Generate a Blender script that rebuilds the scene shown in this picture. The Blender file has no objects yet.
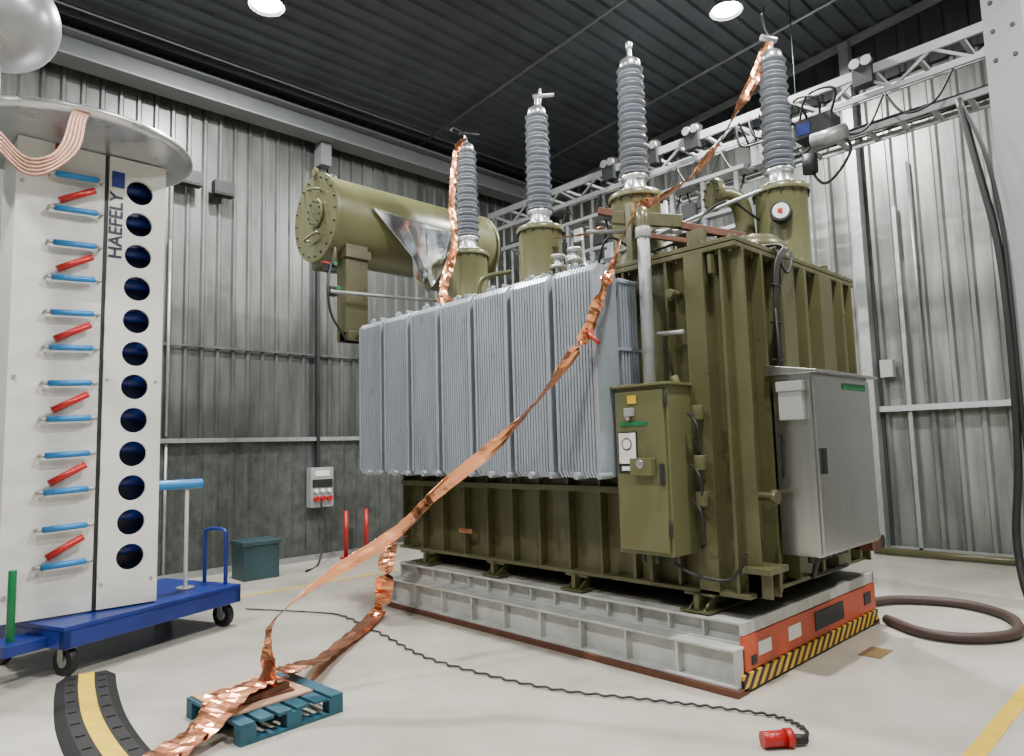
import bpy, bmesh, math, random
from mathutils import Vector, Matrix
random.seed(7)
V=Vector
# ---------------------------------------------------------------- materials
def lin(c):
    o=[]
    for v in c:
        v/=255.0
        o.append(v/12.92 if v<=0.04045 else ((v+0.055)/1.055)**2.4)
    return (o[0],o[1],o[2],1)
def mat(name,col,rough=0.5,metal=0.0,var=0.15,scale=4.0,stretch=(1,1,1),bump=0.0,bscale=60.0,col2=None,rvar=0.1,thr=None):
    m=bpy.data.materials.new(name); m.use_nodes=True
    nt=m.node_tree; b=nt.nodes["Principled BSDF"]
    tc=nt.nodes.new("ShaderNodeTexCoord"); mp=nt.nodes.new("ShaderNodeMapping")
    mp.inputs["Scale"].default_value=stretch
    nt.links.new(tc.outputs["Object"],mp.inputs["Vector"])
    n=nt.nodes.new("ShaderNodeTexNoise"); n.inputs["Scale"].default_value=scale; n.inputs["Detail"].default_value=6; n.inputs["Roughness"].default_value=0.6
    nt.links.new(mp.outputs["Vector"],n.inputs["Vector"])
    cr=nt.nodes.new("ShaderNodeValToRGB")
    c=lin(col)
    if col2 is None:
        a=tuple(max(0,x*(1-var)) for x in c[:3])+(1,); d=tuple(min(1,x*(1+var)) for x in c[:3])+(1,)
    else:
        a=c; d=lin(col2)
    lo,hi=thr if thr else (0.3,0.7)
    cr.color_ramp.elements[0].position=lo; cr.color_ramp.elements[1].position=hi
    cr.color_ramp.elements[0].color=a; cr.color_ramp.elements[1].color=d
    nt.links.new(n.outputs["Fac"],cr.inputs["Fac"]); nt.links.new(cr.outputs["Color"],b.inputs["Base Color"])
    b.inputs["Metallic"].default_value=metal
    mr=nt.nodes.new("ShaderNodeMapRange"); mr.inputs["To Min"].default_value=max(0.02,rough-rvar); mr.inputs["To Max"].default_value=min(1,rough+rvar)
    nt.links.new(n.outputs["Fac"],mr.inputs["Value"]); nt.links.new(mr.outputs["Result"],b.inputs["Roughness"])
    if bump>0:
        n2=nt.nodes.new("ShaderNodeTexNoise"); n2.inputs["Scale"].default_value=bscale; n2.inputs["Detail"].default_value=4
        nt.links.new(mp.outputs["Vector"],n2.inputs["Vector"])
        bp=nt.nodes.new("ShaderNodeBump"); bp.inputs["Strength"].default_value=bump; bp.inputs["Distance"].default_value=0.02
        nt.links.new(n2.outputs["Fac"],bp.inputs["Height"]); nt.links.new(bp.outputs["Normal"],b.inputs["Normal"])
    return m
def emis(name,col,s):
    m=bpy.data.materials.new(name); m.use_nodes=True
    b=m.node_tree.nodes["Principled BSDF"]; b.inputs["Base Color"].default_value=lin(col)
    b.inputs["Emission Color"].default_value=lin(col); b.inputs["Emission Strength"].default_value=s
    return m
def stripes(name,c1,c2,freq):
    m=bpy.data.materials.new(name); m.use_nodes=True; nt=m.node_tree; b=nt.nodes["Principled BSDF"]
    tc=nt.nodes.new("ShaderNodeTexCoord"); sp=nt.nodes.new("ShaderNodeSeparateXYZ"); nt.links.new(tc.outputs["Object"],sp.inputs[0])
    ad=nt.nodes.new("ShaderNodeMath"); ad.operation='SUBTRACT'; nt.links.new(sp.outputs["X"],ad.inputs[0]); nt.links.new(sp.outputs["Z"],ad.inputs[1])
    mu=nt.nodes.new("ShaderNodeMath"); mu.operation='MULTIPLY'; mu.inputs[1].default_value=freq; nt.links.new(ad.outputs[0],mu.inputs[0])
    fr=nt.nodes.new("ShaderNodeMath"); fr.operation='FRACT'; nt.links.new(mu.outputs[0],fr.inputs[0])
    gt=nt.nodes.new("ShaderNodeMath"); gt.operation='GREATER_THAN'; gt.inputs[1].default_value=0.5; nt.links.new(fr.outputs[0],gt.inputs[0])
    mx=nt.nodes.new("ShaderNodeMix"); mx.data_type='RGBA'; mx.inputs[6].default_value=lin(c1); mx.inputs[7].default_value=lin(c2)
    nt.links.new(gt.outputs[0],mx.inputs[0]); nt.links.new(mx.outputs[2],b.inputs["Base Color"]); b.inputs["Roughness"].default_value=0.5
    return m
OLIVE=mat("olive_paint",(83,82,55),0.3,0,0.15,3,bump=0.03)
OLIVE_L=mat("olive_pale_lit",(100,101,70),0.3,0,0.08,3)  # lighter olive; conservator's brightness from light is put into this colour
RADG=mat("radiator_grey",(163,172,183),0.3,0.4,0.10,5,(1,1,.3))
PORC=mat("porcelain_grey",(142,148,158),0.22,0,0.08,5)
ALU=mat("aluminium",(212,214,217),0.3,0.9,0.1,6)
STEEL=mat("stainless_brushed",(200,200,197),0.24,0.95,0.08,3,(6,6,.15),rvar=.06)
GALV=mat("galvanised",(165,168,168),0.45,0.6,0.15,12)
WALL_L=mat("corrugated_wall_dark",(98,101,99),0.36,0.5,0.4,2.4,(2.0,2.0,.3),bump=0.05)
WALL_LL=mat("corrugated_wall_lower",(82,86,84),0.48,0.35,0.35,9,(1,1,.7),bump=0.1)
WALL_R=mat("corrugated_wall_zinc",(124,127,124),0.36,0.5,0.5,1.9,(2.4,2.4,.22),bump=0.05)
CEIL=mat("ceiling_dark",(88,92,98),0.4,0.35,0.2,1.2)
CEILD=mat("upper_wall_shade",(50,53,56),0.5,0.2,0.2,1.2)  # dark tone puts the shade above the lamps into the upper walls' colour
FLOORM=mat("concrete_floor",(178,174,163),0.2,0,0.18,1.1,bump=0.02,bscale=200,rvar=0.1)
BEAMG=mat("beam_grey",(152,156,157),0.5,0,0.08,3)
BEAMD=mat("beam_grey_dark",(118,122,124),0.5,0,0.08,3)
WHITE=mat("white_laminate",(206,206,200),0.4,0,0.05,3)
NAVY=mat("navy",(16,30,76),0.4,0,0.4,3)
INK=mat("ink_navy",(16,22,50),0.4,0,0.1,3)
BLUE=mat("blue_paint",(24,44,120),0.35,0,0.12,5)
LBLUE=mat("resistor_blue",(36,122,184),0.35,0,0.08,8)
RED=mat("red_plastic",(168,28,28),0.35,0,0.1,8)
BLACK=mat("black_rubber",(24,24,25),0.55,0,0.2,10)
YEL=mat("yellow_paint",(210,176,44),0.5,0,0.15,8)
COPPER=mat("copper_foil",(244,166,124),0.24,1.0,0.12,14,bump=0.2,bscale=12,rvar=0.08)
BRAID=mat("copper_braid",(186,146,128),0.5,0.7,0.3,60)
RUST=mat("rust_brown",(98,62,46),0.6,0.2,0.35,9)
BWHITE=mat("base_white_paint",(182,184,180),0.5,0,0.25,4,bump=0.05)
BTOP=mat("base_top_plate",(112,109,100),0.6,0.1,0.4,5)
ORANGE=mat("orange_paint",(190,76,42),0.45,0,0.18,5)
HAZ=stripes("hazard_stripes",(220,170,40),(25,25,25),9)
TEAL=mat("teal_wood",(30,80,96),0.6,0,0.3,12)
CARD=mat("plywood",(190,154,126),0.7,0,0.2,6,(1,6,1))
BIN=mat("bin_teal",(42,66,72),0.5,0,0.1,4)
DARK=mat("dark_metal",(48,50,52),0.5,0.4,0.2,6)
HOSE=mat("hose_brown",(64,48,42),0.6,0,0.15,20)
GREY=mat("grey_plastic",(150,152,152),0.5,0,0.06,5)
WHT=mat("label_white",(228,228,224),0.5,0,0.03,5)
GREEN=mat("green_plastic",(20,110,64),0.4,0,0.05,5)
BROWN=mat("brown_mark",(122,98,62),0.7,0,0.2,10)
MIRR=mat("shiny_sheet",(232,235,237),0.18,1.0,0.06,3,bump=0.25,bscale=4)
GLOW=emis("lamp_glow",(255,252,245),300)
# ---------------------------------------------------------------- builder
class G:
    def __init__(s,name,loc=(0,0,0),M=None):
        s.name=name; s.p={}; s.M=M or Matrix.Identity(4); s.extra=[]
    def bm(s,part,m):
        if part not in s.p: s.p[part]=(bmesh.new(),m)
        return s.p[part][0]
    def box(s,part,m,a,b,R=None,c=None):
        bm=s.bm(part,m)
        x0,y0,z0=a; x1,y1,z1=b
        vs=[V(q) for q in((x0,y0,z0),(x1,y0,z0),(x1,y1,z0),(x0,y1,z0),(x0,y0,z1),(x1,y0,z1),(x1,y1,z1),(x0,y1,z1))]
        if R is not None:
            cc=V(c) if c is not None else (V(a)+V(b))/2
            vs=[cc+R@(v-cc) for v in vs]
        w=[bm.verts.new(v) for v in vs]
        for f in((0,3,2,1),(4,5,6,7),(0,1,5,4),(1,2,6,5),(2,3,7,6),(3,0,4,7)): bm.faces.new([w[i] for i in f])
    def lathe(s,part,m,prof,o,axis=(0,0,1),seg=28,caps=True):
        bm=s.bm(part,m); o=V(o); ax=V(axis).normalized()
        t=V((1,0,0)) if abs(ax.x)<0.9 else V((0,1,0))
        u=ax.cross(t).normalized(); w=ax.cross(u)
        rings=[]
        for r,z in prof:
            rings.append([bm.verts.new(o+ax*z+(u*math.cos(2*math.pi*i/seg)+w*math.sin(2*math.pi*i/seg))*max(r,1e-4)) for i in range(seg)])
        for a,b in zip(rings,rings[1:]):
            for i in range(seg):
                f=bm.faces.new((a[i],a[(i+1)%seg],b[(i+1)%seg],b[i])); f.smooth=True
        if caps:
            bm.faces.new(list(reversed(rings[0]))); bm.faces.new(rings[-1])
    def cyl(s,part,m,a,b,r,r2=None,seg=20):
        a=V(a);b=V(b); s.lathe(part,m,[(r,0),(r if r2 is None else r2,(b-a).length)],a,b-a,seg)
    def tube(s,part,m,pts,r,seg=10,sub=8):
        pts=catmull(pts,sub) if sub>1 else [V(p) for p in pts]
        bm=s.bm(part,m); rings=[]; pu=None
        for i,p in enumerate(pts):
            t=(pts[min(i+1,len(pts)-1)]-pts[max(i-1,0)]).normalized()
            if pu is None: pu=t.orthogonal().normalized()
            pu=(pu-t*pu.dot(t)).normalized(); w=t.cross(pu)
            rings.append([bm.verts.new(p+(pu*math.cos(2*math.pi*k/seg)+w*math.sin(2*math.pi*k/seg))*r) for k in range(seg)])
        for a,b in zip(rings,rings[1:]):
            for k in range(seg):
                f=bm.faces.new((a[k],a[(k+1)%seg],b[(k+1)%seg],b[k])); f.smooth=True
        bm.faces.new(list(reversed(rings[0]))); bm.faces.new(rings[-1])
    def poly(s,part,m,pts,thick=0.0):
        bm=s.bm(part,m); pts=[V(p) for p in pts]
        n=(pts[1]-pts[0]).cross(pts[2]-pts[0]).normalized()
        if thick==0: bm.faces.new([bm.verts.new(p) for p in pts]); return
        a=[bm.verts.new(p) for p in pts]; b=[bm.verts.new(p+n*thick) for p in pts]
        bm.faces.new(list(reversed(a))); bm.faces.new(b)
        for i in range(len(a)):
            j=(i+1)%len(a); bm.faces.new((a[i],a[j],b[j],b[i]))
    def beam(s,part,m,a,b,w,h,up=(0,0,1)):
        a=V(a);b=V(b);t=(b-a).normalized(); sd=t.cross(V(up)).normalized(); u=sd.cross(t)
        bm=s.bm(part,m); q=[]
        for p in(a,b):
            q.append([bm.verts.new(p+sd*x*w/2+u*y*h/2) for x,y in((-1,-1),(1,-1),(1,1),(-1,1))])
        bm.faces.new(list(reversed(q[0]))); bm.faces.new(q[1])
        for i in range(4):
            j=(i+1)%4; bm.faces.new((q[0][i],q[0][j],q[1][j],q[1][i]))
    def ribbon(s,part,m,pts,w,tw=0.0,wave=0.01,sub=14,side=None,freq=1.0,w2=None,fold=0.25,ph=None):
        # flat strip with slow twists, soft waves and a few sharp crease lines
        pts=catmull(pts,sub); bm=s.bm(part,m); rows=[]
        ph=random.random()*6 if ph is None else ph; N=len(pts); cols=4
        for i,p in enumerate(pts):
            t=(pts[min(i+1,N-1)]-pts[max(i-1,0)]).normalized()
            sd=V(side) if side else t.cross(V((0,0,1)))
            if sd.length<0.05: sd=V((.7,-.7,0))
            sd=(sd-t*sd.dot(t)).normalized()
            nn=t.cross(sd); f0=i/(N-1)
            a=tw*(math.sin(i*0.17*freq+ph)+0.5*math.sin(i*0.41*freq+2*ph))
            s2=sd*math.cos(a)+nn*math.sin(a); n2=t.cross(s2)
            ww=w if w2 is None else w*(1-f0)+w2*f0
            tri=abs(((i*0.29*freq+ph)%1.0)-0.5)*2-0.5
            row=[]
            for k in range(cols):
                f=k/(cols-1)-0.5
                row.append(bm.verts.new(p+s2*f*ww+n2*(wave*tri+fold*ww*0.25*math.sin(i*0.37+ph)*(1 if k in(1,2) else -1)+random.uniform(-1,1)*wave*.18)))
            rows.append(row)
        for a,b in zip(rows,rows[1:]):
            for k in range(cols-1):
                f=bm.faces.new((a[k],a[k+1],b[k+1],b[k])); f.smooth=False
    def curve_mesh(s,part,m,ob_mesh,M):
        bm=s.bm(part,m); ob_mesh.transform(M); bm.from_mesh(ob_mesh)
    def done(s,bevel=0.0,single=False):
        e=None
        if not(single and len(s.p)==1):
            e=bpy.data.objects.new(s.name,None); bpy.context.collection.objects.link(e); e.empty_display_size=0.1
        for k,(bm,m) in s.p.items():
            bmesh.ops.recalc_face_normals(bm,faces=bm.faces) if k[:6]!='ribbon' else None
            me=bpy.data.meshes.new(k); bm.transform(s.M); bm.to_mesh(me); bm.free(); me.materials.append(m)
            o=bpy.data.objects.new(k if e else s.name,me); bpy.context.collection.objects.link(o)
            if e: o.parent=e
            if bevel>0 and k[:6]!='ribbon':
                md=o.modifiers.new("bevel","BEVEL"); md.width=bevel; md.segments=2; md.limit_method='ANGLE'; md.angle_limit=math.radians(50)
            if k[:6]=='ribbon':
                md=o.modifiers.new("solid","SOLIDIFY"); md.thickness=.0015
        return e
def catmull(pts,sub):
    pts=[V(p) for p in pts]; P=[pts[0]*2-pts[1]]+pts+[pts[-1]*2-pts[-2]]; o=[]
    for i in range(1,len(P)-2):
        a,b,c,d=P[i-1:i+3]
        for k in range(sub):
            t=k/sub
            o.append(0.5*((2*b)+(c-a)*t+(2*a-5*b+4*c-d)*t*t+(3*b-a-3*c+d)*t**3))
    o.append(pts[-1]); return o
def text_mesh(txt,size,ext=0.003):
    cu=bpy.data.curves.new("t",'FONT'); cu.body=txt; cu.size=size; cu.extrude=ext; cu.offset=size*.012
    o=bpy.data.objects.new("t",cu); bpy.context.collection.objects.link(o)
    bpy.context.view_layer.update()
    me=bpy.data.meshes.new_from_object(o.evaluated_get(bpy.context.evaluated_depsgraph_get()))
    bpy.data.objects.remove(o); return me
# ---------------------------------------------------------------- room
X0,X1,Y0,Y1=-3.2,11.0,-3.2,10.0
def zc(y): return 7.22+0.09*(10.0-y)
def corr(name,m,axis,fixed,a,b,ztop,inward,period,depth,zlo=None):
    bm=bmesh.new(); prof=[]; t=a
    while t<b:
        for f,d in((0,0),(.32,0),(.42,1),(.58,1),(.68,0) ): prof.append((min(t+f*period,b),d*depth))
        t+=period
    prof.append((b,0))
    lo=[];hi=[]
    for q,d in prof:
        x,y=(q,fixed+inward*d) if axis=='x' else (fixed+inward*d,q)
        lo.append(bm.verts.new((x,y,zlo or 0))); hi.append(bm.verts.new((x,y,ztop(y))))
    for i in range(len(lo)-1):
        try: bm.faces.new((lo[i],lo[i+1],hi[i+1],hi[i]))
        except Exception: pass
    me=bpy.data.meshes.new(name); bm.to_mesh(me); bm.free(); me.materials.append(m)
    o=bpy.data.objects.new(name,me); bpy.context.collection.objects.link(o)
corr("wall_left",WALL_L,'x',Y1,X0,X1,zc,-1,0.22,0.035)
corr("wall_right",WALL_R,'y',X1,Y0,Y1,zc,-1,0.30,0.045)
corr("wall_rear",WALL_L,'x',Y0,X0,X1,zc,1,0.5,0.035)
corr("wall_side",WALL_L,'y',X0,Y0,Y1,zc,1,0.5,0.035)
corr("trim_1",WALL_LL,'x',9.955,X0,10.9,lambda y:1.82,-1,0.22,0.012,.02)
corr("shade_band_left",CEILD,'x',9.93,X0,10.9,lambda y:zc(y)-.01,-1,0.22,0.03,6.95)  # dark band painted as shade on the wall above the beam
corr("shade_band_right",CEILD,'y',10.92,Y0,9.9,lambda y:zc(y)-.06,-1,0.30,0.03,6.95)  # same painted shade along the top of the right wall
g=G("floor"); g.box("floor",FLOORM,(X0,Y0,-0.1),(X1,Y1,0)); g.done(single=True)
# ceiling: ribs along x
bm=bmesh.new(); y=Y0; pr=[]
while y<Y1:
    for f,d in((0,0),(.6,0),(.66,.05),(.94,.05)): pr.append((min(y+f*.25,Y1),d))
    y+=.25
pr.append((Y1,0)); r0=[bm.verts.new((X0,q,zc(q)-d)) for q,d in pr]; r1=[bm.verts.new((X1,q,zc(q)-d)) for q,d in pr]
for i in range(len(pr)-1): bm.faces.new((r0[i],r1[i],r1[i+1],r0[i+1]))
me=bpy.data.meshes.new("ceiling"); bm.to_mesh(me); bm.free(); me.materials.append(CEIL)
o=bpy.data.objects.new("ceiling",me); bpy.context.collection.objects.link(o)
# left wall steel
g=G("trim_beam_left")
g.box("flange_low",BEAMD,(X0,9.5,6.58),(X1,9.85,6.61)); g.box("web",BEAMD,(X0,9.66,6.61),(X1,9.69,6.9)); g.box("flange_top",BEAMD,(X0,9.5,6.9),(X1,9.85,6.93)); g.done()
g=G("trim_rail_left"); g.box("rail",GALV,(X0,9.88,1.81),(X1,9.94,1.87)); g.done(single=True)
g=G("trim_seam_left"); g.box("seam",WALL_L,(X0,9.93,3.14),(X1,9.966,3.17)); g.done(single=True)
g=G("baseboard_left"); g.box("b",GALV,(X0,9.88,0),(X1,9.94,.08)); g.done(single=True)
g=G("baseboard_right"); g.box("b",GALV,(10.9,Y0,0),(10.95,9.9,.08)); g.done(single=True)
g=G("trim_rail_right"); g.box("rail",BEAMG,(10.86,2.0,2.0),(10.955,3.62,2.08)); g.done(single=True)
g=G("trim_ceiling_right"); g.beam("t",BEAMD,(10.85,-3,8.3),(10.85,9.9,7.13),.08,.1); g.done(single=True)
g=G("trim_columns_right")
for yy in(3.7,7.6,-.2): g.box("column",GALV,(10.75,yy-.07,0),(10.95,yy+.07,zc(yy)-.1))
g.box("conduit",GALV,(10.9,3.2,0),(10.94,3.25,5)); g.cyl("conduit",GALV,(10.9,3.0,2.1),(10.9,3.0,5.6),.02); g.box("junction_box",GREY,(10.82,3.38,2.5),(10.94,3.55,2.75)); g.done(single=False)
g=G("wall_column")
g.box("post",DARK,(5.22,9.86,1.4),(5.27,9.95,6.55)); g.box("bracket",BEAMD,(5.2,9.7,6.2),(5.38,9.92,6.57)); g.done()
g=G("wall_conduit"); g.cyl("pipe",GALV,(3.05,9.92,1.9),(3.05,9.92,4.6),.02); g.cyl("pipe",GALV,(3.05,9.92,0),(3.05,9.92,1.8),.02); g.done(single=True)
# ceiling conduits
g=G("ceiling_conduit")
for x in(7.2,9.6): g.tube("pipe",GALV,[(x,9.9,zc(9.9)-.12),(x,-3,zc(-3)-.12)],.02,sub=1)
g.tube("pipe",GALV,[(-3,9.45,zc(9.4)-.1),(10.9,9.45,zc(9.4)-.1)],.015,sub=1)
g.done(single=True)
# steel column near right
g=G("steel_column")
zt=7.9
g.box("flange_a",BEAMG,(8.0,1.10,0),(8.3,1.12,zt)); g.box("flange_b",BEAMG,(8.0,1.40,0),(8.3,1.42,zt)); g.box("web",BEAMG,(8.14,1.12,0),(8.16,1.40,zt))
for z in(5.3,5.6,5.9,6.2,6.5):
    for yy in(1.18,1.34): g.cyl("bolts",DARK,(8.0,yy,z),(7.97,yy,z),.022,seg=6)
g.box("front_plate",BEAMG,(7.985,1.10,0),(8.0,1.42,zt)); g.box("foot",BEAMG,(7.9,1.0,0),(8.4,1.5,.03))
g.done()
g=G("hanging_cable"); g.tube("cable",BLACK,[(7.9,1.66,5.0),(7.85,1.54,4.2),(7.85,1.44,3.4),(7.85,1.42,2.4),(7.85,1.45,1.4),(7.75,1.5,.6),(7.6,1.35,.05),(7.8,.9,.05)],.035)
g.tube("cable",BLACK,[(7.9,1.66,5.0),(7.82,1.48,4.4),(7.84,1.40,3.7),(7.84,1.38,2.9),(7.83,1.37,1.2),(7.6,1.2,.05)],.02); g.done(single=True)
# high bay lamps
def lamp(x,y,p,z=None):
    z=zc(y)-.42
    g=G("high_bay_lamp"); g.lathe("shade",DARK,[(.06,.24),(.09,.2),(.2,.02),(.21,0)],(x,y,z),caps=False); g.cyl("stem",DARK,(x,y,z+.2),(x,y,zc(y)-.02),.02)
    g.lathe("bulb",GLOW,[(.17,.03),(.17,.04)],(x,y,z)); g.done()
    l=bpy.data.lights.new("lamp","AREA"); l.shape='DISK'; l.size=.34; l.energy=p; l.color=(1,.985,.96)
    o=bpy.data.objects.new("lamp_light",l); o.location=(x,y,z-.02); bpy.context.collection.objects.link(o)
for x,y,p in((8.15,4.22,620),(3.38,7.65,480),(3.4,1.2,520),(-1.2,4.2,360),(-1.2,-1.5,220),(7.8,-1.2,420),(-1.5,8.3,220)): lamp(x,y,p)  # leading pair in view; the others unseen, added as fill light
# ---------------------------------------------------------------- overhead cable ladders
def ladder(x0,x1,z,ya,yb,h=.09,step=.45,hang=2.6):
    g=G("cable_ladder")
    for x in(x0,x1): g.box("rails",BEAMG,(x-.02,ya,z-h/2),(x+.02,yb,z+h/2))
    y=ya+.1
    while y<yb:
        g.box("rungs",BEAMG,(x0,y,z-.02),(x1,y+.05,z+.02)); y+=step
    y=ya+.6
    while y<yb:
        for x in(x1,): g.cyl("hangers",DARK,(x,y,z),(x,y,zc(y)-.04),.008,seg=6)
        y+=hang
    return g
g=ladder(8.5,9.15,5.95,-2,9.4,.11); 
g.box("lower_chord",BEAMG,(8.48,-2,5.62),(8.52,9.4,5.68))
for i in range(14):
    y=-1.6+i*.8; g.beam("web",BEAMG,(8.5,y,5.65),(8.5,y+.4,5.92),.03,.03); g.beam("web",BEAMG,(8.5,y+.4,5.92),(8.5,y+.8,5.65),.03,.03)
# equipment riding on the upper ladder
for y in(2.6,4.9,5.6,6.4): g.box("trolley_blocks",DARK,(8.42,y,5.78),(8.56,y+.22,6.12)); g.cyl("trolley_wheels",GALV,(8.4,y+.05,6.05),(8.46,y+.05,6.05),.06); g.cyl("trolley_wheels",GALV,(8.4,y+.18,6.05),(8.46,y+.18,6.05),.06)
for k in range(9):
    y=1.8+k*.7; g.tube("festoon_cable",BLACK,[(8.46,y,5.6),(8.44,y+.2,5.3-.05*(k%3)),(8.44,y+.5,5.28),(8.46,y+.7,5.6)],.014,seg=6)
g.done()
g=ladder(8.62,9.0,5.3,.9,9.2,.07,.35)
for k in range(6): g.tube("cables",BLACK,[(8.66+.06*k,.9+i*.9,5.36+.03*random.random()) for i in range(10)],.018,seg=6,sub=3)
g.box("drive_body",DARK,(8.3,3.05,5.32),(8.6,3.5,5.56)); g.cyl("drive_motor",GALV,(8.35,3.3,5.25),(8.35,2.9,5.25),.1); g.cyl("drive_motor_b",DARK,(8.35,3.35,5.1),(8.35,3.35,4.88),.09); g.cyl("drive_motor",GALV,(8.5,3.6,5.4),(8.5,3.9,5.4),.08); g.box("drive_body_b",BEAMG,(8.35,3.9,5.2),(8.5,4.1,5.5)); g.box("drive_label",BLUE,(8.29,3.3,5.36),(8.3,3.46,5.5))
for k in range(7): g.tube("cable_loops",BLACK,[(8.4,3.1+.12*k,5.5),(8.2,2.95+.2*k,5.75-.05*k),(8.25,3.3+.15*k,5.8),(8.4,3.5+.1*k,5.4)],.016,seg=6)
g.tube("cable_loops",BLACK,[(8.45,3.1,5.4),(8.3,2.85,5.0),(8.35,3.2,4.7),(8.45,3.5,5.25)],.018,seg=6)
for k in range(5): g.tube("cable_loops",BLACK,[(8.6,4.3+k*.5,5.3),(8.55,4.4+k*.5,5.0),(8.55,4.6+k*.5,4.95),(8.6,4.75+k*.5,5.3)],.014,seg=6)
for k in range(7):
    y=4.3+k*.5; g.box("bus_frame",BEAMG,(8.35,y,4.7),(8.41,y+.06,5.28)); g.lathe("bus_insulators",PORC,[(.04,0),(.07,.03),(.04,.06),(.07,.09),(.04,.12),(.07,.15),(.04,.2)],(8.38,y+.03,4.5),seg=14)
g.box("bus_frame",BEAMG,(8.32,4.2,4.68),(8.46,7.5,4.73)); g.box("bus_frame",BEAMG,(8.33,4.2,5.22),(8.6,7.5,5.27)); g.box("bus_rail",GALV,(8.33,4.2,4.45),(8.43,7.5,4.5))
for k in range(4): g.box("bus_clamps",WHITE,(8.3,4.6+k*.8,4.9),(8.36,4.75+k*.8,5.1)); g.box("bus_boxes",DARK,(8.3,4.95+k*.8,4.75),(8.4,5.15+k*.8,4.95))
g.done()
# ---------------------------------------------------------------- transport base
bx0,bx1,by0,by1=4.2,6.67,2.38,6.36
g=G("transport_plinth")
g.box("skids",RUST,(bx0-.02,by0-.02,0),(bx0+.12,by1+.02,.045)); g.box("skids",RUST,(bx1-.12,by0-.02,0),(bx1+.02,by1+.02,.045)); g.box("core",DARK,(bx0+.3,by0+.08,.0),(bx1-.1,by1-.08,.4))
g.box("lower_tier",BWHITE,(bx0,by0,.045),(bx0+.12,by1,.065)); g.box("lower_tier",BWHITE,(bx0,by0,.275),(bx0+.24,by1,.295)); g.box("lower_tier",BWHITE,(bx0+.07,by0,.06),(bx0+.1,by1,.28))
n=9
for i in range(n+1):
    y=by0+(by1-by0-.02)*i/n; g.box("lower_stiffeners",BWHITE,(bx0+.005,y,.06),(bx0+.08,y+.02,.28))
g.box("upper_tier",BWHITE,(bx0+.13,by0+.02,.295),(bx0+.23,by1,.31)); g.box("upper_tier",BWHITE,(bx0+.12,by0+.02,.425),(bx0+.25,by1,.445)); g.box("upper_tier",BWHITE,(bx0+.19,by0+.02,.3),(bx0+.21,by1,.43))
n=14
for i in range(n+1):
    y=by0+.02+(by1-by0-.04)*i/n; g.box("upper_stiffeners",BWHITE,(bx0+.135,y,.3),(bx0+.2,y+.015,.43))
for i in range(9):
    y=by0+.02+i*(by1-by0-.04)/9; g.box("deck_plates",BTOP,(bx0+.25,y,.43),(bx1-.02,y+(by1-by0-.04)/9-.012,.45+.004*(i%2)))
g.box("end_frame",BWHITE,(bx0+.12,by0,.36),(bx1,by0+.03,.445)); g.box("end_frame",BWHITE,(bx1-.03,by0,.05),(bx1,by1,.445))
g.box("end_panel_orange",ORANGE,(bx0+.12,by0-.005,.13),(bx1,by0+.03,.355)); g.box("hazard_strip",HAZ,(bx0+.06,by0-.02,.02),(bx1,by0+.02,.125))
g.box("labels",WHT,(bx0+.3,by0-.012,.2),(bx0+.48,by0-.004,.29)); g.box("label_black",BLACK,(bx0+.2,by0-.012,.16),(bx0+.27,by0-.004,.22)); g.box("labels",WHT,(bx0+.75,by0-.012,.2),(bx0+.95,by0-.004,.3))
g.box("end_pockets",DARK,(bx0+1.2,by0-.012,.18),(bx0+1.75,by0-.004,.32)); g.box("end_pockets",DARK,(bx0+2.2,by0-.012,.2),(bx0+2.35,by0-.004,.3))
g.done(bevel=.004)
# ---------------------------------------------------------------- power transformer
T=G("power_transformer")
tx0,tx1,ty0,ty1,tz0,tz1=4.5,6.5,2.42,6.4,.58,3.03
for y in(2.75,3.9,4.9,5.95):
    T.box("skid_beams",OLIVE,(4.33,y-.12,.455),(6.6,y+.12,.47)); T.box("skid_beams",OLIVE,(4.36,y-.02,.47),(6.6,y+.02,.58)); T.box("skid_beams",OLIVE,(4.4,y-.12,.56),(6.6,y+.12,.58))
    T.poly("skid_gussets",OLIVE,[(4.34,y-.06,.47),(4.5,y-.06,.47),(4.5,y-.06,.58)],.015); T.poly("skid_gussets",OLIVE,[(4.34,y+.06,.47),(4.5,y+.06,.47),(4.5,y+.06,.58)],.015)
T.box("tank_body",OLIVE,(tx0,ty0,tz0),(tx1,ty1,tz1))
T.box("tank_foot_flange",OLIVE,(tx0-.1,ty0-.06,tz0),(tx1+.06,ty1+.05,tz0+.03))
T.box("tank_lid_flange",OLIVE,(tx0-.09,ty0-.09,tz1-.02),(tx1+.09,ty1+.09,tz1+.015)); T.box("tank_lid",OLIVE,(tx0-.09,ty0-.09,tz1+.022),(tx1+.09,ty1+.09,tz1+.055))
y=ty0-.04
while y<ty1: T.cyl("lid_bolts",OLIVE,(tx0-.055,y,tz1-.05),(tx0-.055,y,tz1+.085),.012,seg=6); y+=.11
x=tx0
while x<tx1+.05: T.cyl("lid_bolts",OLIVE,(x,ty0-.055,tz1-.05),(x,ty0-.055,tz1+.085),.012,seg=6); x+=.11
yy=[2.44,2.9,3.3]
for y in yy: T.box("stiffeners_long",OLIVE,(tx0-.08,y,tz0),(tx0,y+.025,tz1-.02))
T.box("long_channel",OLIVE,(tx0-.1,2.58,tz0),(tx0,2.74,tz1-.02))
for i in range(9):
    y=3.62+i*.345; T.box("stiffeners_long",OLIVE,(tx0-.09,y,tz0+.02),(tx0,y+.02,tz1-.02))
T.box("long_rail",OLIVE,(tx0-.11,3.35,1.26),(tx0,ty1,1.31))
for x in(4.5,4.78,6.47): T.box("stiffeners_short",OLIVE,(x,ty0-.1,tz0),(x+.025,ty0,tz1-.02))
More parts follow.
